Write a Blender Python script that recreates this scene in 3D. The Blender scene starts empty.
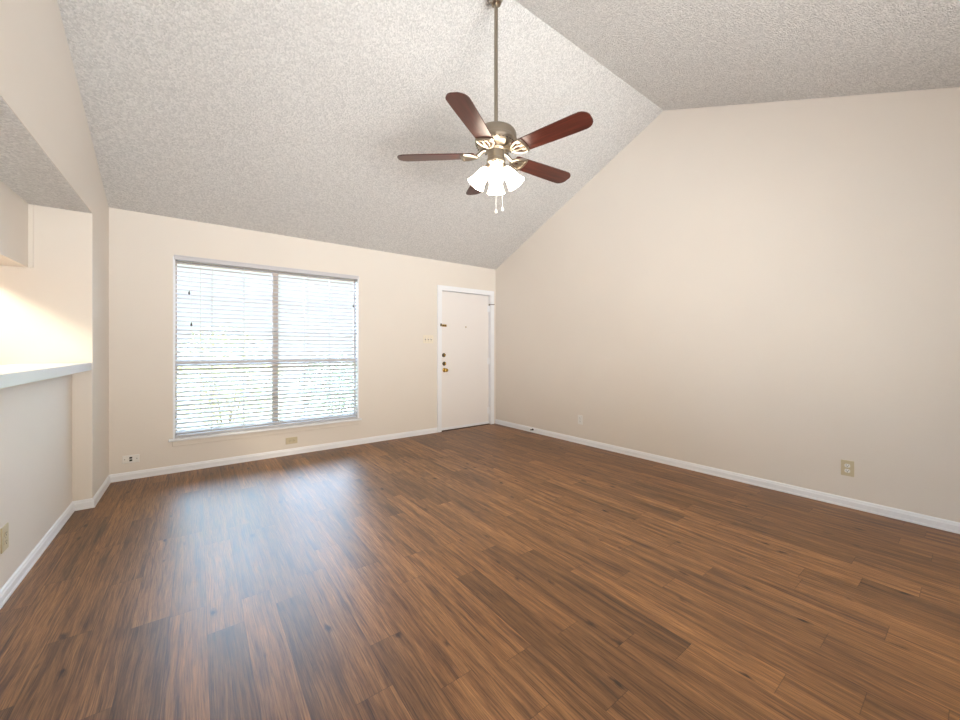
import bpy, bmesh, math, random
import numpy as np
from mathutils import Vector, Matrix
random.seed(7)
SC = bpy.context.scene
COL = SC.collection
PI = math.pi

# ---------------------------------------------------------------- camera
F_PX, HORIZON, YAW, EYE = 377.78, 348.49, 0.6424, 1.22
cd = bpy.data.cameras.new('camera')
cd.sensor_width = 36.0
cd.lens = F_PX / 960 * 36.0
cd.shift_y = (HORIZON - 360) / 960
cd.clip_start = 0.02
cam = bpy.data.objects.new('camera', cd)
COL.objects.link(cam)
cam.location = (0, 0, EYE)
cam.rotation_euler = (PI / 2, 0, -YAW)
SC.camera = cam

# ---------------------------------------------------------------- view, world, daylight, added fill light
SC.view_settings.view_transform = 'Standard'
SC.view_settings.look = 'None'
SC.view_settings.exposure = 0.0
SC.view_settings.gamma = 1.0
SC.view_settings.use_curve_mapping = False

SKY_FRONT = (0.56, 0.74, 1.0)       # open shade on the street side
SKY_REAR = (1.0, 0.87, 0.72)        # warm rear sky, tinted to warm the room through the added window
SKY_STRENGTH = 23.0
HORIZON_FRONT = (1.22, 1.25, 1.27)     # pale trees and houses low across the street
REAR_STRENGTH = 5.5
world = bpy.data.worlds.new('sky')
SC.world = world
world.use_nodes = True
wn, wl = world.node_tree.nodes, world.node_tree.links
wn.clear()
w_out = wn.new('ShaderNodeOutputWorld')
w_bg = wn.new('ShaderNodeBackground')
w_tc = wn.new('ShaderNodeTexCoord')
w_sep = wn.new('ShaderNodeSeparateXYZ')
w_map = wn.new('ShaderNodeMapRange')
w_map.inputs['From Min'].default_value = -0.25
w_map.inputs['From Max'].default_value = 0.25
w_mix = wn.new('ShaderNodeMix'); w_mix.data_type = 'RGBA'
w_mix.inputs['A'].default_value = tuple(c * REAR_STRENGTH for c in SKY_REAR) + (1,)
w_mix.inputs['B'].default_value = tuple(c * SKY_STRENGTH for c in SKY_FRONT) + (1,)
wl.new(w_tc.outputs['Generated'], w_sep.inputs[0])
wl.new(w_sep.outputs['Y'], w_map.inputs['Value'])
wl.new(w_map.outputs[0], w_mix.inputs['Factor'])
w_z = wn.new('ShaderNodeMapRange'); w_z.interpolation_type = 'SMOOTHSTEP'
w_z.inputs['From Min'].default_value = 0.20; w_z.inputs['From Max'].default_value = 0.36
w_ax = wn.new('ShaderNodeMath'); w_ax.operation = 'SUBTRACT'; w_ax.inputs[1].default_value = 0.14
w_ab = wn.new('ShaderNodeMath'); w_ab.operation = 'ABSOLUTE'
w_as = wn.new('ShaderNodeMath'); w_as.operation = 'SUBTRACT'; w_as.inputs[1].default_value = 0.10
w_mx = wn.new('ShaderNodeMath'); w_mx.operation = 'MAXIMUM'
wl.new(w_sep.outputs['X'], w_ax.inputs[0]); wl.new(w_ax.outputs[0], w_ab.inputs[0]); wl.new(w_ab.outputs[0], w_as.inputs[0])
wl.new(w_as.outputs[0], w_mx.inputs[0]); wl.new(w_sep.outputs['Z'], w_mx.inputs[1]); wl.new(w_mx.outputs[0], w_z.inputs['Value'])
w_low = wn.new('ShaderNodeMix'); w_low.data_type = 'RGBA'
w_low.inputs['A'].default_value = HORIZON_FRONT + (1,)
w_low.inputs['B'].default_value = tuple(c * SKY_STRENGTH for c in SKY_FRONT) + (1,)
wl.new(w_z.outputs[0], w_low.inputs['Factor']); wl.new(w_low.outputs['Result'], w_mix.inputs['B'])
wl.new(w_mix.outputs['Result'], w_bg.inputs['Color'])
wl.new(w_bg.outputs[0], w_out.inputs[0])

def portal(name, loc, rot, sx, sy):
    l = bpy.data.lights.new(name, 'AREA'); l.shape = 'RECTANGLE'; l.size = sx; l.size_y = sy
    l.cycles.is_portal = True
    o = bpy.data.objects.new(name, l); COL.objects.link(o); o.location = loc; o.rotation_euler = rot
    return o

sun = bpy.data.lights.new('sun', 'SUN'); sun.energy = 5.0; sun.angle = 0.01; sun.color = (1.0, 0.95, 0.86)
sun_o = bpy.data.objects.new('sun', sun); COL.objects.link(sun_o)
sun_o.rotation_euler = (math.radians(30), 0, math.radians(160)); sun_o.location = (0, 8, 8)
sun_o.rotation_euler = Vector((0.25, 0.32, -0.9)).to_track_quat('-Z', 'Y').to_euler()

# unseen fill light added behind the camera to brighten ceiling and walls
al = bpy.data.lights.new('rear fill light', 'AREA'); al.shape = 'RECTANGLE'; al.size = 2.6; al.size_y = 1.2
al.energy = 106.0; al.color = (1.0, 0.985, 0.965); al.spread = math.radians(105)
al_o = bpy.data.objects.new('rear fill light', al); COL.objects.link(al_o)
al_o.location = (1.0, -1.30, 0.8)
al_o.rotation_euler = Vector((0.16, 0.78, 0.62)).to_track_quat('-Z', 'Y').to_euler()

# ---------------------------------------------------------------- room measures
D = 4.774            # back wall
RX, DR = 3.888, 0.0294   # right wall x = RX + DR * (D - y)
LX, HX = -0.645, -0.752  # left wall plane, half wall plane
JY = 4.106           # jamb
ZE, ZH = 2.504, 2.259    # eave, header height
YR, ZR, S2 = 2.0442, 3.7477, 0.4131   # ridge and rear slope
S1 = (ZR - ZE) / (D - YR)
YB = -1.4
ZB = ZR - S2 * (YR - YB)
KX = -3.4            # far kitchen wall
def rx(y): return RX + DR * (D - y)
portal('window daylight portal', (0.73, D + 0.2, 1.24), (PI / 2, 0, 0), 1.84, 1.82).rotation_euler = (-PI / 2, 0, 0)
portal('added window portal', (1.75, YB - 0.16, 1.15), (PI / 2, 0, 0), 3.0, 2.1)  # sky sampling guide for the added rear window

# ---------------------------------------------------------------- materials
def srgb(r, g, b):
    def f(c):
        c /= 255.0
        return c / 12.92 if c <= 0.04045 else ((c + 0.055) / 1.055) ** 2.4
    return (f(r), f(g), f(b), 1.0)

def new_mat(name, col, rough=0.5, metal=0.0, spec=0.5):
    m = bpy.data.materials.new(name); m.use_nodes = True
    b = m.node_tree.nodes['Principled BSDF']
    b.inputs['Base Color'].default_value = col
    b.inputs['Roughness'].default_value = rough
    b.inputs['Metallic'].default_value = metal
    b.inputs['Specular IOR Level'].default_value = spec
    return m

class NT:
    """small helper round a node tree"""
    def __init__(s, m): s.t = m.node_tree; s.n = s.t.nodes; s.l = s.t.links; s.b = s.n['Principled BSDF']
    def node(s, kind, **kw):
        n = s.n.new(kind)
        for k, v in kw.items(): setattr(n, k, v)
        return n
    def link(s, a, b): s.l.new(a, b)
    def math(s, op, a, b=None, c=None):
        n = s.node('ShaderNodeMath', operation=op)
        for i, v in enumerate((a, b, c)):
            if v is None: continue
            if isinstance(v, (int, float)): n.inputs[i].default_value = v
            else: s.link(v, n.inputs[i])
        return n.outputs[0]
    def mix(s, f, a, b, blend='MIX'):
        n = s.node('ShaderNodeMix', data_type='RGBA', blend_type=blend)
        for k, v in (('Factor', f), ('A', a), ('B', b)):
            if isinstance(v, (int, float)): n.inputs[k].default_value = v
            elif isinstance(v, tuple): n.inputs[k].default_value = v
            else: s.link(v, n.inputs[k])
        return n.outputs['Result']
    def noise(s, vec, scale, detail=2.0, rough=0.5):
        n = s.node('ShaderNodeTexNoise'); n.inputs['Scale'].default_value = scale
        n.inputs['Detail'].default_value = detail; n.inputs['Roughness'].default_value = rough
        s.link(vec, n.inputs['Vector']); return n.outputs['Fac']
    def obj(s): return s.node('ShaderNodeTexCoord').outputs['Object']
    def bump(s, h, strength, dist):
        n = s.node('ShaderNodeBump'); n.inputs['Strength'].default_value = strength; n.inputs['Distance'].default_value = dist
        s.link(h, n.inputs['Height']); s.link(n.outputs[0], s.b.inputs['Normal'])

def wall_mat(name, col):
    m = new_mat(name, col, 0.55, spec=0.35); t = NT(m); o = t.obj()
    h = t.noise(o, 90, 3.0, 0.6)
    t.bump(h, 0.12, 0.004)
    c = t.noise(o, 1.3, 2.0)
    r = t.node('ShaderNodeMapRange'); t.link(c, r.inputs[0]); r.inputs[3].default_value = 0.97; r.inputs[4].default_value = 1.03
    v = t.node('ShaderNodeHueSaturation'); v.inputs['Color'].default_value = col; t.link(r.outputs[0], v.inputs['Value'])
    t.link(v.outputs[0], t.b.inputs['Base Color'])
    return m

def popcorn_mat(name, col):
    m = new_mat(name, col, 0.9, spec=0.1); t = NT(m); o = t.obj()
    v = t.node('ShaderNodeTexVoronoi', feature='F1'); v.inputs['Scale'].default_value = 105
    t.link(o, v.inputs['Vector'])
    n = t.noise(o, 210, 2.0, 0.6)
    h = t.math('ADD', t.math('MULTIPLY', v.outputs['Distance'], -1.0), t.math('MULTIPLY', n, 1.2))
    t.bump(h, 1.0, 0.011)
    sep = t.node('ShaderNodeSeparateColor'); t.link(v.outputs['Color'], sep.inputs[0])
    r = t.node('ShaderNodeMapRange'); t.link(sep.outputs[0], r.inputs[0]); r.inputs[3].default_value = 0.84; r.inputs[4].default_value = 1.08  # random grain tone, widened to stand in for shade in the pits
    hs = t.node('ShaderNodeHueSaturation'); hs.inputs['Color'].default_value = col; t.link(r.outputs[0], hs.inputs['Value']); t.link(hs.outputs[0], t.b.inputs['Base Color'])
    return m

def paint_mat(name, col, rough=0.35):
    m = new_mat(name, col, rough); t = NT(m); o = t.obj()
    t.bump(t.noise(o, 35, 2.0), 0.06, 0.002)
    return m

def metal_mat(name, col, rough=0.3, metal=1.0):
    m = new_mat(name, col, rough, metal); t = NT(m); o = t.obj()
    n = t.noise(o, 60, 2.0)
    t.link(t.math('ADD', t.math('MULTIPLY', n, 0.15), rough - 0.07), t.b.inputs['Roughness'])
    return m

def floor_mat():
    m = new_mat('walnut plank floor', srgb(120, 80, 52), 0.36); t = NT(m)
    o = t.obj()
    sp = t.node('ShaderNodeSeparateXYZ'); t.link(o, sp.inputs[0])
    W, LN = 0.1333, 0.915
    u = t.math('DIVIDE', t.math('SUBTRACT', sp.outputs['X'], 0.034 - 10 * W), W)
    cid = t.math('FLOOR', u)
    w1 = t.node('ShaderNodeTexWhiteNoise', noise_dimensions='1D'); t.link(cid, w1.inputs['W'])
    v = t.math('ADD', t.math('DIVIDE', sp.outputs['Y'], LN), t.math('MULTIPLY', w1.outputs['Value'], 7.0))
    rid = t.math('FLOOR', v)
    cm = t.node('ShaderNodeCombineXYZ'); t.link(cid, cm.inputs[0]); t.link(rid, cm.inputs[1])
    w2 = t.node('ShaderNodeTexWhiteNoise', noise_dimensions='2D'); t.link(cm.outputs[0], w2.inputs['Vector'])
    # each plank samples its own stretch of grain
    off = t.node('ShaderNodeVectorMath', operation='MULTIPLY'); t.link(w2.outputs['Color'], off.inputs[0]); off.inputs[1].default_value = (9, 23, 5)
    pv = t.node('ShaderNodeVectorMath', operation='ADD'); t.link(o, pv.inputs[0]); t.link(off.outputs[0], pv.inputs[1])
    def stretched(sx, sy):
        mp = t.node('ShaderNodeMapping'); mp.inputs['Scale'].default_value = (sx, sy, 1); t.link(pv.outputs[0], mp.inputs[0]); return mp.outputs[0]
    # wavy grain: distort across by a slow noise
    slow = t.noise(stretched(7, 2.0), 1.0, 2.0)
    dv = t.node('ShaderNodeCombineXYZ'); t.link(t.math('MULTIPLY', t.math('SUBTRACT', slow, 0.5), 0.03), dv.inputs[0])
    pw = t.node('ShaderNodeVectorMath', operation='ADD'); t.link(pv.outputs[0], pw.inputs[0]); t.link(dv.outputs[0], pw.inputs[1])
    def warped(sx, sy):
        mp = t.node('ShaderNodeMapping'); mp.inputs['Scale'].default_value = (sx, sy, 1); t.link(pw.outputs[0], mp.inputs[0]); return mp.outputs[0]
    broad = t.noise(warped(30, 1.6), 1.0, 5.0, 0.68)
    fine = t.noise(warped(230, 6.5), 1.0, 4.0, 0.7)
    ramp = t.node('ShaderNodeValToRGB'); t.link(broad, ramp.inputs[0])
    e = ramp.color_ramp.elements
    e[0].position = 0.30; e[0].color = FLOOR_DARK
    e[1].position = 0.72; e[1].color = FLOOR_LIGHT
    k = ramp.color_ramp.elements.new(0.5); k.color = FLOOR_MID
    c = ramp.outputs[0]
    # fine pores
    fr = t.node('ShaderNodeMapRange'); t.link(fine, fr.inputs[0]); fr.inputs[1].default_value = 0.35; fr.inputs[2].default_value = 0.65
    fr.inputs[3].default_value = 0.50; fr.inputs[4].default_value = 1.28
    c = t.mix(1.0, c, fr.outputs[0], 'MULTIPLY')
    # thin dark grain lines
    st = t.noise(warped(95, 2.4), 1.0, 6.0, 0.72)
    sr = t.node('ShaderNodeMapRange'); t.link(st, sr.inputs[0]); sr.inputs[1].default_value = 0.54; sr.inputs[2].default_value = 0.66
    sr.inputs[3].default_value = 0.0; sr.inputs[4].default_value = 0.62
    c = t.mix(sr.outputs[0], c, srgb(58, 38, 26))
    # plank tone
    pr = t.node('ShaderNodeMapRange'); t.link(w2.outputs['Value'], pr.inputs[0]); pr.inputs[3].default_value = 0.70; pr.inputs[4].default_value = 1.18
    c = t.mix(1.0, c, pr.outputs[0], 'MULTIPLY')
    # knots
    kv = t.node('ShaderNodeTexVoronoi', feature='F1'); kv.inputs['Scale'].default_value = 1.0
    t.link(warped(10.0, 4.2), kv.inputs['Vector'])
    ks = t.node('ShaderNodeSeparateColor'); t.link(kv.outputs['Color'], ks.inputs[0])
    pick = t.math('GREATER_THAN', ks.outputs[0], 0.56)
    kn = t.noise(warped(60, 24), 1.0, 3.0)
    kd = t.math('ADD', kv.outputs['Distance'], t.math('MULTIPLY', t.math('SUBTRACT', kn, 0.5), 0.30))
    kr = t.node('ShaderNodeMapRange'); t.link(kd, kr.inputs[0]); kr.inputs[1].default_value = 0.04; kr.inputs[2].default_value = 0.17
    kr.inputs[3].default_value = 1.0; kr.inputs[4].default_value = 0.0
    kf = t.math('MULTIPLY', pick, t.math('MULTIPLY', kr.outputs[0], 0.95))
    c = t.mix(kf, c, srgb(44, 26, 18))
    # seams
    fu = t.math('FRACT', u); fv = t.math('FRACT', v)
    eu = t.math('MULTIPLY', t.math('MINIMUM', fu, t.math('SUBTRACT', 1.0, fu)), W)
    ev = t.math('MULTIPLY', t.math('MINIMUM', fv, t.math('SUBTRACT', 1.0, fv)), LN)
    ed = t.math('MINIMUM', eu, ev)
    sm = t.node('ShaderNodeMapRange'); t.link(ed, sm.inputs[0]); sm.inputs[1].default_value = 0.0004; sm.inputs[2].default_value = 0.0018
    sm.inputs[3].default_value = 0.55; sm.inputs[4].default_value = 0.0
    c = t.mix(sm.outputs[0], c, srgb(40, 24, 16))
    t.link(c, t.b.inputs['Base Color'])
    h = t.math('SUBTRACT', 1.0, sm.outputs[0])
    t.bump(h, 0.2, 0.0010)
    t.link(t.math('ADD', FLOOR_ROUGH, t.math('MULTIPLY', broad, 0.10)), t.b.inputs['Roughness'])
    t.b.inputs['Specular IOR Level'].default_value = 0.5
    return m

FLOOR_DARK, FLOOR_MID, FLOOR_LIGHT = srgb(88, 57, 36), srgb(142, 98, 59), srgb(172, 122, 76)
FLOOR_ROUGH = 0.36

def blade_mat():
    m = new_mat('dark mahogany blade', srgb(86, 36, 26), 0.3); t = NT(m); o = t.obj()
    mp = t.node('ShaderNodeMapping'); mp.inputs['Scale'].default_value = (4, 60, 60); t.link(o, mp.inputs[0])
    n = t.noise(mp.outputs[0], 1.0, 4.0, 0.6)
    r = t.node('ShaderNodeValToRGB'); t.link(n, r.inputs[0])
    r.color_ramp.elements[0].position = 0.3; r.color_ramp.elements[0].color = srgb(50, 22, 17)
    r.color_ramp.elements[1].position = 0.75; r.color_ramp.elements[1].color = srgb(92, 44, 34)
    t.link(r.outputs[0], t.b.inputs['Base Color'])
    return m

def glow_mat(name, col, strength):
    m = new_mat(name, (0.9, 0.88, 0.84, 1), 0.4)
    b = m.node_tree.nodes['Principled BSDF']
    b.inputs['Emission Color'].default_value = col; b.inputs['Emission Strength'].default_value = strength
    return m

def glass_mat():
    m = bpy.data.materials.new('clear window glass'); m.use_nodes = True
    n, l = m.node_tree.nodes, m.node_tree.links
    n.clear()
    out = n.new('ShaderNodeOutputMaterial'); tr = n.new('ShaderNodeBsdfTransparent'); gl = n.new('ShaderNodeBsdfGlossy')
    tr.inputs[0].default_value = (0.94, 0.97, 0.96, 1); gl.inputs['Roughness'].default_value = 0.02
    fr = n.new('ShaderNodeFresnel'); fr.inputs[0].default_value = 1.45
    mx = n.new('ShaderNodeMixShader'); l.new(fr.outputs[0], mx.inputs[0]); l.new(tr.outputs[0], mx.inputs[1]); l.new(gl.outputs[0], mx.inputs[2])
    l.new(mx.outputs[0], out.inputs[0]); return m

def leaf_mat(name, col):
    m = new_mat(name, col, 0.5); t = NT(m); o = t.obj()
    n = t.noise(o, 8, 2.0)
    t.link(t.mix(n, tuple(c * 0.6 for c in col[:3]) + (1,), tuple(min(1, c * 1.4) for c in col[:3]) + (1,)), t.b.inputs['Base Color'])
    return m

def ground_mat(name, a, b, scale):
    m = new_mat(name, a, 0.9); t = NT(m); o = t.obj()
    t.link(t.mix(t.noise(o, scale, 4.0), a, b), t.b.inputs['Base Color']); return m

M = dict(
    wall=wall_mat('warm white wall paint', srgb(230, 222, 213)),
    popcorn=popcorn_mat('popcorn ceiling texture', srgb(240, 237, 234)),
    trim=paint_mat('white trim paint', srgb(240, 241, 245)),
    door=paint_mat('white door paint', srgb(238, 233, 231)),
    floor=floor_mat(),
    counter=paint_mat('white laminate', srgb(212, 217, 226), 0.3),  # blue tint stands in for window daylight on the front edge
    slat=paint_mat('white blind slat', srgb(205, 203, 207), 0.5),
    cord=new_mat('white cord', srgb(220, 218, 212), 0.8),
    tassel=new_mat('dark wooden tassel', srgb(70, 62, 52), 0.5),
    sash=paint_mat('tan window sash', srgb(200, 182, 170), 0.5),
    glass=glass_mat(),
    nickel=metal_mat('brushed nickel', srgb(168, 158, 144), 0.32),
    blade=blade_mat(),
    shade=glow_mat('lit frosted glass', (1.0, 0.86, 0.70, 1), 13.0),
    bulb=glow_mat('lit bulb', (1.0, 0.84, 0.66, 1), 14.0),
    dome=glow_mat('lit ceiling dome', (1.0, 0.88, 0.67, 1), 270.0),
    brass=metal_mat('polished brass', srgb(200, 165, 90), 0.22),
    bronze=metal_mat('aged brass', srgb(96, 84, 66), 0.3),
    plate_white=new_mat('white plastic', srgb(236, 234, 230), 0.35),
    plate_beige=new_mat('ivory plastic', srgb(206, 193, 162), 0.4),
    plate_almond=new_mat('almond plastic', srgb(236, 226, 208), 0.35),
    black=new_mat('black plastic', srgb(18, 18, 20), 0.5),
    slot=new_mat('dark slot', srgb(40, 34, 30), 0.7),
    steel=metal_mat('dark steel', srgb(70, 68, 66), 0.35),
    screw=metal_mat('painted screw', srgb(180, 175, 165), 0.4),
    weather=new_mat('brown weatherstrip', srgb(70, 52, 40), 0.8),
    leaf=leaf_mat('yellow green leaf', srgb(200, 210, 150)),
    leaf2=leaf_mat('deep green leaf', srgb(165, 188, 170)),
    bark=ground_mat('bark', srgb(90, 72, 58), srgb(130, 108, 90), 12),
    lawn=ground_mat('dry pale ground', srgb(150, 160, 110), srgb(190, 185, 160), 3),
    concrete=ground_mat('pale concrete', srgb(200, 196, 188), srgb(180, 176, 170), 6),
)

# ---------------------------------------------------------------- mesh helpers
def add_box(bm, lo, hi, bevel=0.0, seg=2):
    vs = [bm.verts.new((x, y, z)) for x in (lo[0], hi[0]) for y in (lo[1], hi[1]) for z in (lo[2], hi[2])]
    idx = [(0, 1, 3, 2), (4, 6, 7, 5), (0, 4, 5, 1), (2, 3, 7, 6), (0, 2, 6, 4), (1, 5, 7, 3)]
    fs = [bm.faces.new([vs[i] for i in f]) for f in idx]
    if bevel:
        es = list({e for f in fs for e in f.edges})
        bmesh.ops.bevel(bm, geom=es, offset=bevel, segments=seg, affect='EDGES', profile=0.5)

def add_lathe(bm, prof, mat=Matrix(), n=32):
    """profile of (radius, height) turned about local z"""
    rings = []
    for r, z in prof:
        if r < 1e-6: rings.append([bm.verts.new(mat @ Vector((0, 0, z)))])
        else: rings.append([bm.verts.new(mat @ Vector((r * math.cos(2 * PI * i / n), r * math.sin(2 * PI * i / n), z))) for i in range(n)])
    for a, b in zip(rings, rings[1:]):
        for i in range(n):
            j = (i + 1) % n
            q = [a[i % len(a)], a[j % len(a)], b[j % len(b)], b[i % len(b)]]
            u = []
            for v in q:
                if v not in u: u.append(v)
            if len(u) > 2:
                try: bm.faces.new(u)
                except ValueError: pass

def add_tube(bm, pts, r, n=10):
    pts = [Vector(p) for p in pts]
    rings = []
    for i, p in enumerate(pts):
        d = (pts[min(i + 1, len(pts) - 1)] - pts[max(i - 1, 0)]).normalized()
        a = d.orthogonal().normalized() if not rings else (pa - d * pa.dot(d)).normalized()
        pa = a; b = d.cross(a)
        rr = r[i] if isinstance(r, (list, tuple)) else r
        rings.append([bm.verts.new(p + (a * math.cos(2 * PI * k / n) + b * math.sin(2 * PI * k / n)) * rr) for k in range(n)])
    for a, b in zip(rings, rings[1:]):
        for k in range(n): bm.faces.new((a[k], a[(k + 1) % n], b[(k + 1) % n], b[k]))
    bm.faces.new(rings[0][::-1]); bm.faces.new(rings[-1])

def add_prism(bm, poly, f0, f1):
    """polygon of 2-D points, mapped by f0 / f1 to the two end faces"""
    a = [bm.verts.new(f0(*p)) for p in poly]; b = [bm.verts.new(f1(*p)) for p in poly]
    n = len(poly)
    fa = bm.faces.new(a); fb = bm.faces.new(b[::-1])
    for i in range(n): bm.faces.new((a[i], a[(i + 1) % n], b[(i + 1) % n], b[i]))
    return fa, fb

def obj(name, bm, mat, parent=None, smooth=False, loc=None, rot=None):
    bmesh.ops.recalc_face_normals(bm, faces=bm.faces[:])
    me = bpy.data.meshes.new(name); bm.to_mesh(me); bm.free()
    for m in (mat if isinstance(mat, list) else [mat]): me.materials.append(m)
    if smooth:
        for p in me.polygons: p.use_smooth = True
        try: me.set_sharp_from_angle(angle=math.radians(40))
        except Exception: pass
    o = bpy.data.objects.new(name, me); COL.objects.link(o)
    if parent: o.parent = parent
    if loc: o.location = loc
    if rot: o.rotation_euler = rot
    return o

def tag(o, label, cat, group=None):
    o['label'] = label; o['category'] = cat
    if group: o['group'] = group
    return o

def thing(name, label, cat, loc=(0, 0, 0), rot=(0, 0, 0), group=None):
    o = bpy.data.objects.new(name, None); COL.objects.link(o)
    o.empty_display_size = 0.1
    o.location = loc; o.rotation_euler = rot
    return tag(o, label, cat, group)

def struct(name, bm, mat, parent=None, smooth=False, label=None):
    o = obj(name, bm, mat, parent, smooth)
    if not parent: o['kind'] = 'structure'
    if label: o['label'] = label
    return o
def BM(): return bmesh.new()

# ---------------------------------------------------------------- floor, ceiling, walls
bm = BM(); add_box(bm, (KX - 0.12, YB - 0.12, -0.12), (rx(YB) + 0.14, D + 0.14, 0.0))
struct('floor', bm, M['floor'], label='dark walnut plank floor')

def slope_z(y): return ZE + S1 * (D - y) if y >= YR else ZR - S2 * (YR - y)
bm = BM()
T = 0.12
y0, y1 = D + 0.14, YB - 0.12
prof = [(y0, slope_z(y0)), (YR, ZR), (y1, slope_z(y1)), (y1, slope_z(y1) + T), (YR, ZR + T), (y0, slope_z(y0) + T)]
add_prism(bm, prof, lambda y, z: (LX - 0.14, y, z), lambda y, z: (rx(YB) + 0.16, y, z))
struct('ceiling', bm, M['popcorn'], label='vaulted popcorn ceiling with a ridge')
bm = BM(); add_box(bm, (KX - 0.1, YB - 0.1, ZH - 0.004), (LX - 0.004, JY + 0.05, ZH + 0.02))
struct('ceiling_kitchen', bm, M['popcorn'], label='low popcorn ceiling over the pass-through')

# back wall with openings for the window and the door
WX0, WX1, WZ0, WZ1 = -0.19, 1.645, 0.335, 2.125
DX0, DX1, DZ1 = 2.86, 3.781, 2.082
bm = BM()
yb0, yb1 = D, D + 0.14
def wbox(x0, x1, z0, z1): add_box(bm, (x0, yb0, z0), (x1, yb1, z1))
wbox(LX - 0.13, WX0, 0, ZE + 0.0); wbox(WX0, WX1, 0, WZ0); wbox(WX0, WX1, WZ1, ZE)
wbox(WX1, DX0, 0, ZE); wbox(DX0, DX1, DZ1, ZE); wbox(DX1, RX + 0.14, 0, ZE)
struct('wall_back', bm, M['wall'], label='beige wall with the window and the door')

# right wall, a gable
bm = BM()
poly = [(D + 0.14, 0), (D + 0.14, slope_z(D + 0.14)), (YR, ZR + 0.02), (YB - 0.1, slope_z(YB - 0.1)), (YB - 0.1, 0)]
add_prism(bm, poly, lambda y, z: (rx(y), y, z), lambda y, z: (rx(y) + 0.14, y, z))
struct('wall_right', bm, M['wall'], label='long blank gable wall')

# left wall: short full-height piece and the header over the pass-through
bm = BM()
poly = [(JY, 0), (D, 0), (D, ZE), (YR, ZR + 0.02), (YB - 0.1, slope_z(YB - 0.1)), (YB - 0.1, ZH), (JY, ZH)]
add_prism(bm, poly, lambda y, z: (LX, y, z), lambda y, z: (LX - 0.12, y, z))
struct('wall_left', bm, M['wall'], label='left wall with a header over the pass-through')

# half wall below the counter, set back from the header
bm = BM(); add_box(bm, (HX - 0.14, YB, 0), (HX, JY, 1.056))
struct('wall_half', bm, M['wall'], label='half wall under the counter')
# kitchen shell
bm = BM(); add_box(bm, (KX - 0.12, JY, 0), (LX - 0.12, JY + 0.12, ZH))
struct('wall_kitchen', bm, M['wall'], label='beige kitchen wall beyond the pass-through')
bm = BM(); add_box(bm, (KX - 0.12, YB, 0), (KX, JY, ZH))
struct('wall_pantry', bm, M['wall'])
bm = BM(); add_box(bm, (-1.32, YB, 1.80), (-0.968, JY, ZH - 0.004))
struct('wall_soffit', bm, M['wall'], label='dropped soffit hanging from the low ceiling')
bm = BM(); add_box(bm, (-0.968, JY - 0.012, 1.80), (-0.945, JY, ZH - 0.006), 0.002)
struct('trim_1', bm, M['wall'], label='thin corner strip beside the soffit')
# rear wall; its wide window opening is added to let light in
GX0, GX1, GZ0, GZ1 = 0.25, 3.25, 0.1, 2.1
bm = BM()
for x0, x1, z0, z1 in ((KX - 0.12, GX0, 0, 2.36), (GX1, rx(YB) + 0.14, 0, 2.36), (GX0, GX1, 0, GZ0), (GX0, GX1, GZ1, 2.36)):
    add_box(bm, (x0, YB - 0.12, z0), (x1, YB, z1))
struct('wall_rear', bm, M['wall'])
bm = BM()
for x0, x1 in ((GX0, GX0 + 0.06), (1.72, 1.78), (GX1 - 0.06, GX1)): add_box(bm, (x0, YB - 0.10, GZ0), (x1, YB - 0.04, GZ1))
for z0, z1 in ((GZ0, GZ0 + 0.06), (GZ1 - 0.06, GZ1)): add_box(bm, (GX0, YB - 0.10, z0), (GX1, YB - 0.04, z1))
w2 = struct('added_rear_window', bm, M['trim'])  # unseen window added to bring light in behind the camera
bm = BM(); add_box(bm, (GX0 + 0.05, YB - 0.075, GZ0 + 0.05), (GX1 - 0.05, YB - 0.069, GZ1 - 0.05))
obj('window_glass', bm, M['glass'], w2)

# baseboards: profile swept along each wall
BASE = [(0, 0), (0.015, 0), (0.015, 0.012), (0.0125, 0.016), (0.0125, 0.048), (0.009, 0.056), (0.0075, 0.064), (0.003, 0.071), (0, 0.072)]
def baseboard(name, path, label):
    """path: floor points walked with the room on the left-hand side"""
    bm = BM(); P = [Vector((x, y)) for x, y in path]
    rings = []
    for i, p in enumerate(P):
        d0 = (P[i] - P[i - 1]).normalized() if i else None
        d1 = (P[i + 1] - P[i]).normalized() if i < len(P) - 1 else None
        n0 = Vector((-d0.y, d0.x)) if d0 else None; n1 = Vector((-d1.y, d1.x)) if d1 else None
        if n0 and n1:
            n = (n0 + n1); n = n / n.dot(n0)
        else: n = n0 or n1
        rings.append([bm.verts.new((p.x + n.x * a, p.y + n.y * a, z)) for a, z in BASE])
    k = len(BASE)
    for a, b in zip(rings, rings[1:]):
        for j in range(k): bm.faces.new((a[j], a[(j + 1) % k], b[(j + 1) % k], b[j]))
    bm.faces.new(rings[0]); bm.faces.new(rings[-1][::-1])
    return struct(name, bm, M['trim'], label=label)
baseboard('baseboard_left', [(LX, D - 0.015), (LX, JY), (HX, JY), (HX, YB)], 'white baseboard stepping round the jamb')
baseboard('baseboard_back', [(2.79, D), (LX, D)], 'white baseboard under the window')
baseboard('baseboard_right', [(rx(YB), YB), (rx(D), D)], 'white baseboard along the blank wall')

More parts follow.
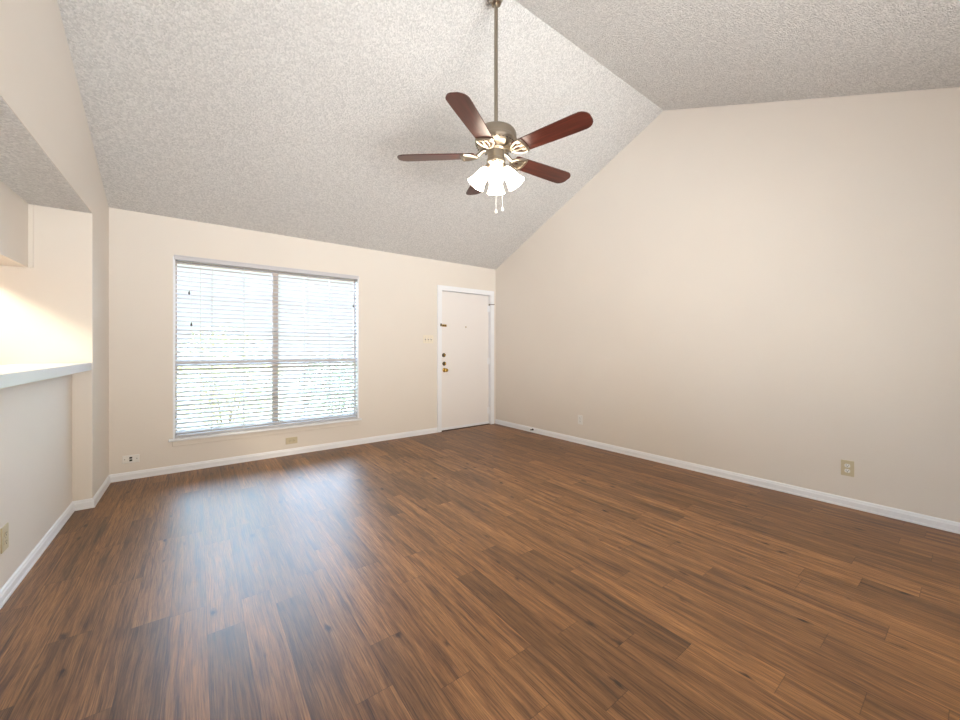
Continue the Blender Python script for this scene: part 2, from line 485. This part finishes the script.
# ---------------------------------------------------------------- window
yw = D + 0.085
bm = BM()
FW = 0.028
for x0, x1 in ((WX0, WX0 + FW), (0.685, 0.745), (WX1 - FW, WX1)): add_box(bm, (x0, yw, WZ0), (x1, D + 0.135, WZ1), 0.004)
for z0, z1 in ((WZ0, WZ0 + 0.06), (1.035, 1.085), (WZ1 - 0.05, WZ1)): add_box(bm, (WX0 + FW, yw + 0.002, z0), (0.685, D + 0.13, z1), 0.004); add_box(bm, (0.745, yw + 0.002, z0), (WX1 - FW, D + 0.13, z1), 0.004)
win = struct('window_1', bm, M['sash'], label='wide double window behind the blind')
bm = BM()
for c in (0.12, 0.405, 1.03, 1.315): add_box(bm, (c - 0.004, yw + 0.012, WZ0 + 0.06), (c + 0.004, yw + 0.03, WZ1 - 0.05))
for z in (0.70, 1.40, 1.76):
    add_box(bm, (WX0 + FW, yw + 0.012, z - 0.007), (0.685, yw + 0.03, z + 0.007)); add_box(bm, (0.745, yw + 0.012, z - 0.007), (WX1 - FW, yw + 0.03, z + 0.007))
obj('muntin', bm, M['trim'], win)
bm = BM()
add_box(bm, (WX0 + 0.03, yw + 0.034, WZ0 + 0.05), (0.69, yw + 0.038, WZ1 - 0.04)); add_box(bm, (0.74, yw + 0.034, WZ0 + 0.05), (WX1 - 0.03, yw + 0.038, WZ1 - 0.04))
obj('window_glass', bm, M['glass'], win)
bm = BM()
add_box(bm, (WX0 - 0.002, D - 0.004, WZ0), (WX0 + 0.014, yw, WZ1)); add_box(bm, (WX1 - 0.016, D - 0.004, WZ0), (WX1 + 0.003, yw, WZ1))
add_box(bm, (WX0, D - 0.002, WZ1 - 0.012), (WX1, yw, WZ1))
obj('jamb_liner', bm, M['trim'], win)
bm = BM()
add_box(bm, (-0.225, D - 0.042, WZ0 - 0.024), (1.672, D + 0.0, WZ0 - 0.002), 0.006)
add_box(bm, (WX0, D, WZ0 - 0.002), (WX1, yw, WZ0 + 0.004))
obj('window_sill', bm, M['trim'], win)
bm = BM(); add_box(bm, (-0.195, D - 0.014, WZ0 - 0.078), (1.65, D, WZ0 - 0.024), 0.004)
obj('window_apron', bm, M['wall'], win)

# ---------------------------------------------------------------- blind
bl = thing('window_blind', 'wide white slatted blind lowered over the window', 'blind', (0.7275, D + 0.029, WZ0 + 0.006))
BX = (WX1 - WX0) / 2 - 0.019
BZ1 = WZ1 - WZ0 - 0.02
bm = BM(); add_box(bm, (-BX, -0.026, BZ1 - 0.016), (BX, 0.026, BZ1), 0.003)
obj('headrail', bm, M['slat'], bl)
bm = BM(); add_box(bm, (-BX - 0.012, -0.050, BZ1 - 0.016), (BX + 0.012, -0.038, BZ1 + 0.026), 0.004)
add_box(bm, (-BX - 0.012, -0.054, BZ1 + 0.016), (BX + 0.012, -0.038, BZ1 + 0.028), 0.003)
obj('valance', bm, M['slat'], bl)
bm = BM()
tilt = math.radians(19)
PITCH = 0.0445
z = 0.045
while z < BZ1 - 0.030:
    rows = []
    for k in range(7):                      # gently crowned slat
        s = (k / 6 - 0.5) * 0.05; cz = 0.0030 * (1 - (2 * k / 6 - 1) ** 2)
        y = s * math.cos(tilt) - cz * math.sin(tilt); zz = z + s * math.sin(tilt) + cz * math.cos(tilt)
        rows.append((y, zz))
    up = [(y, zz + 0.0020) for y, zz in rows]; dn = [(y, zz - 0.0020) for y, zz in rows]
    add_prism(bm, up + dn[::-1], lambda y, zz: (-BX, y, zz), lambda y, zz: (BX, y, zz))
    z += PITCH
obj('slats', bm, M['slat'], bl)
bm = BM(); add_box(bm, (-BX, -0.024, 0.002), (BX, 0.024, 0.022), 0.004)
obj('bottom_rail', bm, M['slat'], bl)
for cx in (-0.60, -0.32, 0.02, 0.32, 0.59, 0.83):
    bm = BM()
    for yy in (-0.027, 0.027): add_box(bm, (cx - 0.0012, yy - 0.0006, 0.02), (cx + 0.0012, yy + 0.0006, BZ1 - 0.014))
    obj('ladder_cord', bm, M['cord'], bl)
for cx, z1 in ((-0.792, 1.454), (-0.775, 1.14), (0.846, 1.43)):
    bm = BM(); add_tube(bm, [(cx, -0.037, BZ1 - 0.014), (cx, -0.037, z1)], 0.0014, 6)
    pc = obj('pull_cord', bm, M['cord'], bl)
    bm = BM(); add_lathe(bm, [(0, 0.0), (0.008, 0.004), (0.0085, 0.016), (0.005, 0.032), (0.002, 0.040), (0, 0.040)], Matrix.Translation((cx, -0.037, z1 - 0.038)), 12)
    obj('tassel', bm, M['tassel'], pc, True)
bm = BM(); add_tube(bm, [(-0.70, -0.036, BZ1 - 0.014), (-0.70, -0.036, 0.2)], 0.0022, 6)
obj('lift_cord', bm, M['cord'], bl)

# ---------------------------------------------------------------- door
bm = BM()
add_box(bm, (2.872, D + 0.032, 0.010), (3.770, D + 0.076, 2.070), 0.003)
door = struct('door_1', bm, M['door'], label='flat white entry door')
bm = BM()                                   # casing and jamb in one frame
cw = 0.068
poly = [(2.793, 0), (2.793, 2.145), (3.849, 2.145), (3.849, 0), (3.849 - cw, 0), (3.849 - cw, 2.145 - cw), (2.793 + cw, 2.145 - cw), (2.793 + cw, 0)]
add_prism(bm, poly, lambda x, z: (x, D - 0.017, z), lambda x, z: (x, D + 0.001, z))
poly2 = [(2.86, 0), (2.86, 2.083), (3.782, 2.083), (3.782, 0), (3.775, 0), (3.775, 2.075), (2.867, 2.075), (2.867, 0)]
add_prism(bm, poly2, lambda x, z: (x, D, z), lambda x, z: (x, D + 0.13, z))
bmesh.ops.bevel(bm, geom=[e for e in bm.edges if all(abs(v.co.y - (D - 0.017)) < 1e-5 for v in e.verts)], offset=0.004, segments=2, affect='EDGES')
obj('door_casing', bm, M['trim'], door)
bm = BM(); add_box(bm, (2.868, D + 0.078, 0.0), (3.774, D + 0.13, 2.074)); obj('door_stop_strip', bm, M['weather'], door)
bm = BM(); add_box(bm, (2.868, D + 0.0, 0.0), (3.774, D + 0.12, 0.007), 0.002); obj('threshold', bm, M['weather'], door)
bm = BM(); add_box(bm, (2.876, D + 0.024, 0.009), (3.766, D + 0.033, 0.046), 0.003); obj('door_sweep', bm, M['trim'], door)
yd = D + 0.032
face = Matrix.Rotation(PI / 2, 4, 'X')      # local z looks into the room (-y)
def at(x, z, y=yd): return Matrix.Translation((x, y, z)) @ face
for i, (x, z) in enumerate(((2.925, 1.122), (2.932, 0.995))):
    bm = BM(); add_lathe(bm, [(0, 0), (0.031, 0), (0.031, 0.006), (0.027, 0.012), (0.016, 0.014), (0.016, 0.020), (0, 0.020)], at(x, z), 28)
    db = obj('deadbolt', bm, M['bronze'], door, True)
    bm = BM(); add_box(bm, (x - 0.004, yd - 0.036, z - 0.017), (x + 0.004, yd - 0.018, z + 0.017), 0.002)
    obj('thumb_turn', bm, M['brass'], db)
bm = BM(); add_lathe(bm, [(0, 0), (0.033, 0), (0.033, 0.005), (0.028, 0.011), (0.013, 0.014), (0.011, 0.032), (0.018, 0.038), (0.027, 0.048), (0.029, 0.058), (0.025, 0.068), (0.012, 0.073), (0, 0.073)], at(2.937, 0.900), 32)
obj('door_knob', bm, M['brass'], door, True)
bm = BM(); add_lathe(bm, [(0, 0), (0.009, 0), (0.009, 0.003), (0.005, 0.004), (0, 0.002)], at(3.323, 1.551), 16)
obj('peephole', bm, M['brass'], door, True)
# swing-bar guard: a slotted plate on the slab and its keeper on the jamb
bm = BM(); add_box(bm, (2.890, yd - 0.006, 1.543), (2.972, yd, 1.577), 0.002)
g = obj('door_guard', bm, M['brass'], door)
bm = BM(); add_box(bm, (2.902, yd - 0.0075, 1.553), (2.928, yd - 0.005, 1.567)); add_box(bm, (2.936, yd - 0.0075, 1.553), (2.962, yd - 0.005, 1.567)); obj('guard_slot', bm, M['slot'], g)
bm = BM(); add_box(bm, (2.836, D - 0.026, 1.545), (2.858, D - 0.016, 1.585), 0.002); obj('guard_keeper', bm, M['bronze'], g)
bm = BM(); add_box(bm, (2.8672, D + 0.006, 1.40), (2.8695, D + 0.03, 1.55)); obj('gap_shade_strip', bm, M['bronze'], door)  # dark strip standing in for the shaded gap between door and jamb
for z in (1.86, 1.02, 0.22):
    bm = BM(); add_box(bm, (3.744, D + 0.028, z - 0.05), (3.772, D + 0.033, z + 0.05), 0.001)
    add_tube(bm, [(3.772, D + 0.020, z - 0.05), (3.772, D + 0.020, z + 0.05)], 0.0085, 12)
    hg = obj('hinge', bm, M['trim'], door)
    if z == 1.86:
        bm = BM(); add_tube(bm, [(3.772, D + 0.018, 1.925), (3.772, D - 0.005, 1.925), (3.80, D - 0.045, 1.925), (3.825, D - 0.055, 1.925)], 0.005, 8)
        add_lathe(bm, [(0, -0.01), (0.009, -0.01), (0.009, 0.012), (0, 0.012)], Matrix.Translation((3.772, D + 0.018, 1.923)), 12)
        hs = obj('hinge_stop', bm, M['bronze'], hg, True)

# ---------------------------------------------------------------- counter
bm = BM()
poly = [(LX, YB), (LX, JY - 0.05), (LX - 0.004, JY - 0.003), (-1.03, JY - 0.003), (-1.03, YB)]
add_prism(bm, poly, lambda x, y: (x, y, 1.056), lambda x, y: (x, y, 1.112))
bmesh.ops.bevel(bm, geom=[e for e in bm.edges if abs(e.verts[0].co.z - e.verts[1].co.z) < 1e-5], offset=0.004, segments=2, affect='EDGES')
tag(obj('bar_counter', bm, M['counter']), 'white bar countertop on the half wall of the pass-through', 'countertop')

# ---------------------------------------------------------------- wall plates
def frame_at(kind):
    """matrix taking local x right, y up, z out of the wall, for each wall"""
    return {'back': Matrix(((1, 0, 0), (0, 0, -1), (0, 1, 0))).to_4x4(),
            'right': (Matrix.Rotation(-math.atan(DR), 3, 'Z').transposed() @ Matrix(((0, 0, -1), (-1, 0, 0), (0, 1, 0)))).to_4x4(),
            'half': Matrix(((0, 0, 1), (1, 0, 0), (0, 1, 0))).to_4x4()}[kind]
def plate(name, label, cat, wall, pos, w, h, mat, group=None):
    t = thing(name, label, cat, pos, frame_at(wall).to_euler(), group)
    bm = BM(); add_box(bm, (-w / 2, -h / 2, 0), (w / 2, h / 2, 0.006), 0.0025); obj('cover_plate', bm, mat, t)
    return t
def screw(t, x, y, mat):
    bm = BM(); add_lathe(bm, [(0, 0), (0.0035, 0), (0.003, 0.0012), (0, 0.0014)], Matrix.Translation((x, y, 0.006)), 12); obj('screw', bm, mat, t, True)
def socket(t, x, y, mat, horizontal=False):
    R = Matrix.Translation((x, y, 0.006)) @ (Matrix.Rotation(PI / 2, 4, 'Z') if horizontal else Matrix())
    pts = []
    for i in range(24):
        a = 2 * PI * i / 24
        pts.append((0.0165 * math.cos(a), max(-0.0135, min(0.0135, 0.0165 * math.sin(a)))))
    bm = BM(); add_prism(bm, pts, lambda a, b: R @ Vector((a, b, 0)), lambda a, b: R @ Vector((a, b, 0.002)))
    s = obj('receptacle', bm, mat, t)
    bm = BM()
    def sl(x0, x1, y0, y1):
        add_prism(bm, [(x0, y0), (x1, y0), (x1, y1), (x0, y1)], lambda a, b: R @ Vector((a, b, 0.0015)), lambda a, b: R @ Vector((a, b, 0.0024)))
    sl(-0.0078, -0.0052, -0.001, 0.0085); sl(0.0052, 0.0078, 0.0, 0.0075); sl(-0.0028, 0.0028, -0.0095, -0.0045)
    obj('slot', bm, M['slot'], s)

t = plate('wall_outlet', 'small white wall outlet on the blank right wall near the door', 'outlet', 'right', (rx(3.11), 3.11, 0.306), 0.072, 0.118, M['plate_white'])
socket(t, 0, 0.02, M['plate_white']); socket(t, 0, -0.02, M['plate_white']); screw(t, 0, 0, M['screw'])
t = plate('wall_outlet', 'ivory wall outlet with light sockets low on the right wall nearest the viewer', 'outlet', 'right', (rx(0.634), 0.634, 0.299), 0.074, 0.119, M['plate_beige'])
socket(t, 0, 0.02, M['plate_white']); socket(t, 0, -0.02, M['plate_white']); screw(t, 0, 0, M['screw'])
t = plate('wall_outlet', 'ivory outlet at the left picture edge on the half wall under the counter', 'outlet', 'half', (HX, 2.852, 0.300), 0.078, 0.122, M['plate_beige'])
socket(t, 0, 0.02, M['plate_beige']); socket(t, 0, -0.02, M['plate_beige']); screw(t, 0, 0, M['screw'])
t = plate('wall_outlet', 'ivory sideways outlet below the window sill', 'outlet', 'back', (0.868, D, 0.163), 0.122, 0.074, M['plate_beige'])
socket(t, -0.02, 0, M['plate_beige'], True); socket(t, 0.02, 0, M['plate_beige'], True); screw(t, 0, 0, M['screw'])
t = plate('jack_plate', 'white sideways jack plate with two black ports in the left corner of the window wall', 'jack', 'back', (-0.496, D, 0.190), 0.118, 0.072, M['plate_white'])
for y in (0.0115, -0.0115):
    bm = BM(); add_box(bm, (-0.010, y - 0.008, 0.005), (0.010, y + 0.008, 0.0085), 0.001); obj('port', bm, M['black'], t)
screw(t, -0.042, 0, M['steel']); screw(t, 0.042, 0, M['steel'])
t = plate('light_switch', 'white three-gang light switch beside the door', 'light switch', 'back', (2.645, D, 1.352), 0.165, 0.116, M['plate_almond'])
for x in (-0.046, 0, 0.046):
    bm = BM(); add_box(bm, (x - 0.006, -0.013, 0.0055), (x + 0.006, 0.013, 0.0068)); tg = obj('toggle_slot', bm, M['slot'], t)
    bm = BM(); add_prism(bm, [(0.0, 0.006), (0.010, 0.006), (0.013, 0.017), (0.007, 0.018)], lambda y, z: (x - 0.0042, y, z), lambda y, z: (x + 0.0042, y, z)); obj('toggle', bm, M['plate_white'], tg)
    screw(t, x, 0.03, M['screw']); screw(t, x, -0.03, M['screw'])

# spring door stop on the right baseboard
t = thing('door_stop', 'small black spring door stop on the right baseboard near the door', 'door stop', (rx(3.93) - 0.0125, 3.93, 0.045), (0, -PI / 2, 0))
bm = BM(); add_lathe(bm, [(0, 0), (0.014, 0), (0.014, 0.004), (0.009, 0.010), (0, 0.010)], n=20); obj('base', bm, M['black'], t, True)
bm = BM(); pts = [(0.0062 * math.cos(a), 0.0062 * math.sin(a), 0.008 + 0.055 * a / (2 * PI * 12)) for a in [i * PI / 6 for i in range(145)]]
add_tube(bm, pts, 0.0015, 6); obj('spring', bm, M['steel'], t, True)
bm = BM(); add_lathe(bm, [(0, 0.060), (0.008, 0.060), (0.009, 0.066), (0.008, 0.074), (0, 0.076)], n=16); obj('rubber_tip', bm, M['plate_white'], t, True)

# ---------------------------------------------------------------- ceiling fan
FX, FY = 1.669, 2.044
fan = thing('ceiling_fan', 'five-blade ceiling fan with dark wood blades and a lit glass light kit', 'ceiling fan', (FX, FY, ZR))
def fz(z): return z - ZR
bm = BM(); add_lathe(bm, [(0, -0.004), (0.070, -0.004), (0.072, -0.03), (0.062, -0.07), (0.040, -0.105), (0.034, -0.125), (0.018, -0.128), (0, -0.128)]); obj('canopy', bm, M['nickel'], fan, True)
bm = BM(); add_tube(bm, [(0, 0, -0.12), (0, 0, fz(2.75))], 0.0135, 20); obj('downrod', bm, M['nickel'], fan, True)
bm = BM()
add_lathe(bm, [(0, 2.762), (0.022, 2.762), (0.026, 2.742), (0.06, 2.740), (0.116, 2.735), (0.134, 2.726), (0.142, 2.710), (0.143, 2.69), (0.143, 2.672), (0.147, 2.668), (0.147, 2.652), (0.140, 2.645), (0.122, 2.628), (0.085, 2.612), (0.0, 2.610)], Matrix.Translation((0, 0, -ZR)), 48)
housing = obj('motor_housing', bm, M['nickel'], fan, True)
bm = BM()
for i in range(30):                          # row of vent openings round the lower bowl
    a = 2 * PI * i / 30
    R = Matrix.Rotation(a, 4, 'Z') @ Matrix.Translation((0.1315, 0, fz(2.636))) @ Matrix.Rotation(math.radians(43), 4, 'Y')
    add_prism(bm, [(-0.009, -0.005), (0.009, -0.005), (0.009, 0.005), (-0.009, 0.005)], lambda p, q: R @ Vector((p, q, -0.002)), lambda p, q: R @ Vector((p, q, 0.0015)))
obj('vent', bm, M['slot'], housing)
# one blade with its bracket, then copies
def blade_mesh():
    bm = BM()
    out = [(0.150, -0.050), (0.165, -0.058), (0.40, -0.067), (0.60, -0.072)]
    for i in range(1, 10):
        a = -PI / 2 + i * PI / 20
        out.append((0.632 + 0.062 * math.cos(a), -0.012 + 0.060 * math.sin(a)))
    up = [(x, -y) for x, y in out[::-1]]
    poly = out + up
    f0, f1 = add_prism(bm, poly, lambda x, y: (x, y, -0.003), lambda x, y: (x, y, 0.003))
    return bm
def bracket_mesh():
    bm = BM()
    def slab(poly, z0, z1): add_prism(bm, poly, lambda x, y: (x, y, z0), lambda x, y: (x, y, z1))
    # arm from the motor out and down, then an openwork teardrop under the blade root
    add_tube(bm, [(0.070, 0, 0.034), (0.095, 0, 0.030), (0.118, 0, 0.010), (0.145, 0, -0.006)], [0.013, 0.014, 0.014, 0.012], 10)
    for s in (-1, 1):
        add_tube(bm, [(0.130, 0.006 * s, -0.007), (0.155, 0.034 * s, -0.008), (0.195, 0.054 * s, -0.008), (0.226, 0.056 * s, -0.008)], 0.0095, 8)
        add_tube(bm, [(0.145, 0.006 * s, -0.008), (0.180, 0.018 * s, -0.008), (0.226, 0.015 * s, -0.008)], 0.0075, 8)
    pts = [(0.226 + 0.013 * math.cos(a), 0.056 * math.sin(a), -0.008) for a in [(-PI / 2 + i * PI / 10) for i in range(11)]]
    add_tube(bm, pts, 0.0105, 8)
    slab([(0.195, -0.05), (0.226, -0.054), (0.236, -0.02), (0.236, 0.02), (0.226, 0.054), (0.195, 0.05)], -0.006, -0.003)
    return bm
BLADE_Z, PH = 2.567, 68
proto_b, proto_k = None, None
for i in range(5):
    if i == 0:
        b = obj('blade', blade_mesh(), M['blade'], fan); k = obj('blade_bracket', bracket_mesh(), M['nickel'], b, True)
        proto_b, proto_k = b, k
    else:
        b = proto_b.copy(); COL.objects.link(b); b.parent = fan
        k = proto_k.copy(); COL.objects.link(k); k.parent = b
    b.location = (0, 0, fz(BLADE_Z))
    b.rotation_euler = (Matrix.Rotation(math.radians(PH + 72 * i), 3, 'Z') @ Matrix.Rotation(math.radians(-11), 3, 'X')).to_euler()
bm = BM()
add_lathe(bm, [(0, 2.612), (0.072, 2.612), (0.072, 2.600), (0.058, 2.592), (0.058, 2.540), (0.066, 2.532), (0.066, 2.512), (0.050, 2.494), (0.026, 2.478), (0.012, 2.464), (0, 2.462)], Matrix.Translation((0, 0, -ZR)), 32)
kit = obj('light_kit', bm, M['nickel'], fan, True)
def shade_dir(deg):
    a = math.radians(deg); ti = math.radians(35)
    d = Vector((math.cos(a) * math.sin(ti), math.sin(a) * math.sin(ti), -math.cos(ti)))
    return Matrix.Translation((0.052 * math.cos(a), 0.052 * math.sin(a), fz(2.492))) @ d.to_track_quat('Z', 'Y').to_matrix().to_4x4()
for deg in (230.7, 320.7, 50.7, 140.7):
    X = shade_dir(deg)
    bm = BM()
    outer = [(0.019, 0.018), (0.026, 0.024), (0.036, 0.045), (0.043, 0.075), (0.048, 0.105), (0.056, 0.135), (0.066, 0.158)]
    inner = [(r - 0.003, z) for r, z in outer[::-1]]
    add_lathe(bm, outer + inner, X, 32)
    sh = obj('lamp_shade', bm, M['shade'], fan, True)
    bm = BM(); add_lathe(bm, [(0, -0.005), (0.018, -0.005), (0.021, 0.0), (0.021, 0.022), (0.0175, 0.03), (0, 0.03)], X, 20); obj('lamp_socket', bm, M['nickel'], sh, True)
    bm = BM(); add_lathe(bm, [(0, 0.03), (0.012, 0.032), (0.014, 0.045), (0.024, 0.07), (0.027, 0.09), (0.022, 0.11), (0.010, 0.119), (0, 0.121)], X, 20); obj('bulb', bm, M['bulb'], sh, True)
# pull chains with white fobs
rt = Vector((math.cos(YAW), -math.sin(YAW)))
for off, z1, zl in ((0.004, 2.175, 2.47), (0.048, 2.19, 2.52)):
    bm = BM(); x, y = rt.x * off - 0.03, rt.y * off - 0.03
    add_tube(bm, [(x, y, fz(zl)), (x, y, fz(z1))], 0.0016, 6)
    zz = zl
    while zz > z1:
        bmesh.ops.create_icosphere(bm, subdivisions=1, radius=0.0026, matrix=Matrix.Translation((x, y, fz(zz)))); zz -= 0.007
    pc = obj('pull_chain', bm, M['plate_white'], fan, True)
    bm = BM(); add_lathe(bm, [(0, 0.0), (0.007, -0.004), (0.011, -0.016), (0.009, -0.026), (0, -0.031)], Matrix.Translation((x, y, fz(z1))), 16); obj('chain_fob', bm, M['plate_white'], pc, True)

# ---------------------------------------------------------------- kitchen light (out of frame, lights the pass-through)
kl = thing('kitchen_ceiling_light', 'round dome light on the low kitchen ceiling', 'ceiling light', (-1.88, 3.1, ZH - 0.004))
bm = BM(); add_lathe(bm, [(0, 0), (0.17, 0), (0.175, -0.012), (0.165, -0.02), (0, -0.02)], n=40); obj('base', bm, M['nickel'], kl, True)
bm = BM(); add_lathe(bm, [(0.16, -0.02), (0.155, -0.05), (0.12, -0.08), (0.06, -0.095), (0, -0.098)], n=40); obj('lamp_shade', bm, M['dome'], kl, True)

# ---------------------------------------------------------------- outside the window
bm = BM(); add_box(bm, (-12, D + 0.14, -0.35), (14, 18, -0.20)); struct('ground', bm, M['lawn'], label='pale ground outside the window')
bm = BM(); add_box(bm, (-12, YB - 9, -0.35), (14, YB - 0.13, -0.2)); struct('bounce_slab', bm, M['concrete'])  # unseen pale slab added to bounce sunlight up into the room
def shrub(label, x, y, r, h, mat, n, seed):
    rnd = random.Random(seed)
    t = thing('shrub', label, 'shrub', (x, y, -0.2), group='shrubs outside the window')
    bm = BM()
    for i in range(n):
        u, v = rnd.uniform(-1, 1), rnd.uniform(0, 2 * PI); q = rnd.random() ** 0.4
        s = math.sqrt(1 - u * u)
        c = Vector((r * q * s * math.cos(v), r * q * s * math.sin(v), 0.15 + h * (0.5 + 0.5 * q * u)))
        Q = Matrix.Translation(c) @ Matrix.Rotation(rnd.uniform(0, 2 * PI), 4, 'Z') @ Matrix.Rotation(rnd.uniform(-1.2, 1.2), 4, 'X')
        L, w = rnd.uniform(0.07, 0.12), rnd.uniform(0.02, 0.035)
        ps = [(0, 0, 0), (w, L * 0.45, 0.006), (0, L, -0.01), (-w, L * 0.45, 0.006)]
        bm.faces.new([bm.verts.new(Q @ Vector(p)) for p in ps])
    obj('foliage', bm, mat, t)
    bm = BM()
    for i in range(6):
        a = i * PI / 3; add_tube(bm, [(0.02 * math.cos(a), 0.02 * math.sin(a), 0), (0.4 * r * math.cos(a), 0.4 * r * math.sin(a), 0.15 + h * 0.55)], [0.014, 0.006], 6)
    obj('stem', bm, M['bark'], t)
shrub('yellow-green shrub outside behind the left half of the blind', 0.35, 7.0, 0.8, 1.6, M['leaf'], 1500, 1)
shrub('deep green shrub outside behind the right half of the blind', 2.2, 7.6, 0.75, 1.2, M['leaf2'], 1300, 2)
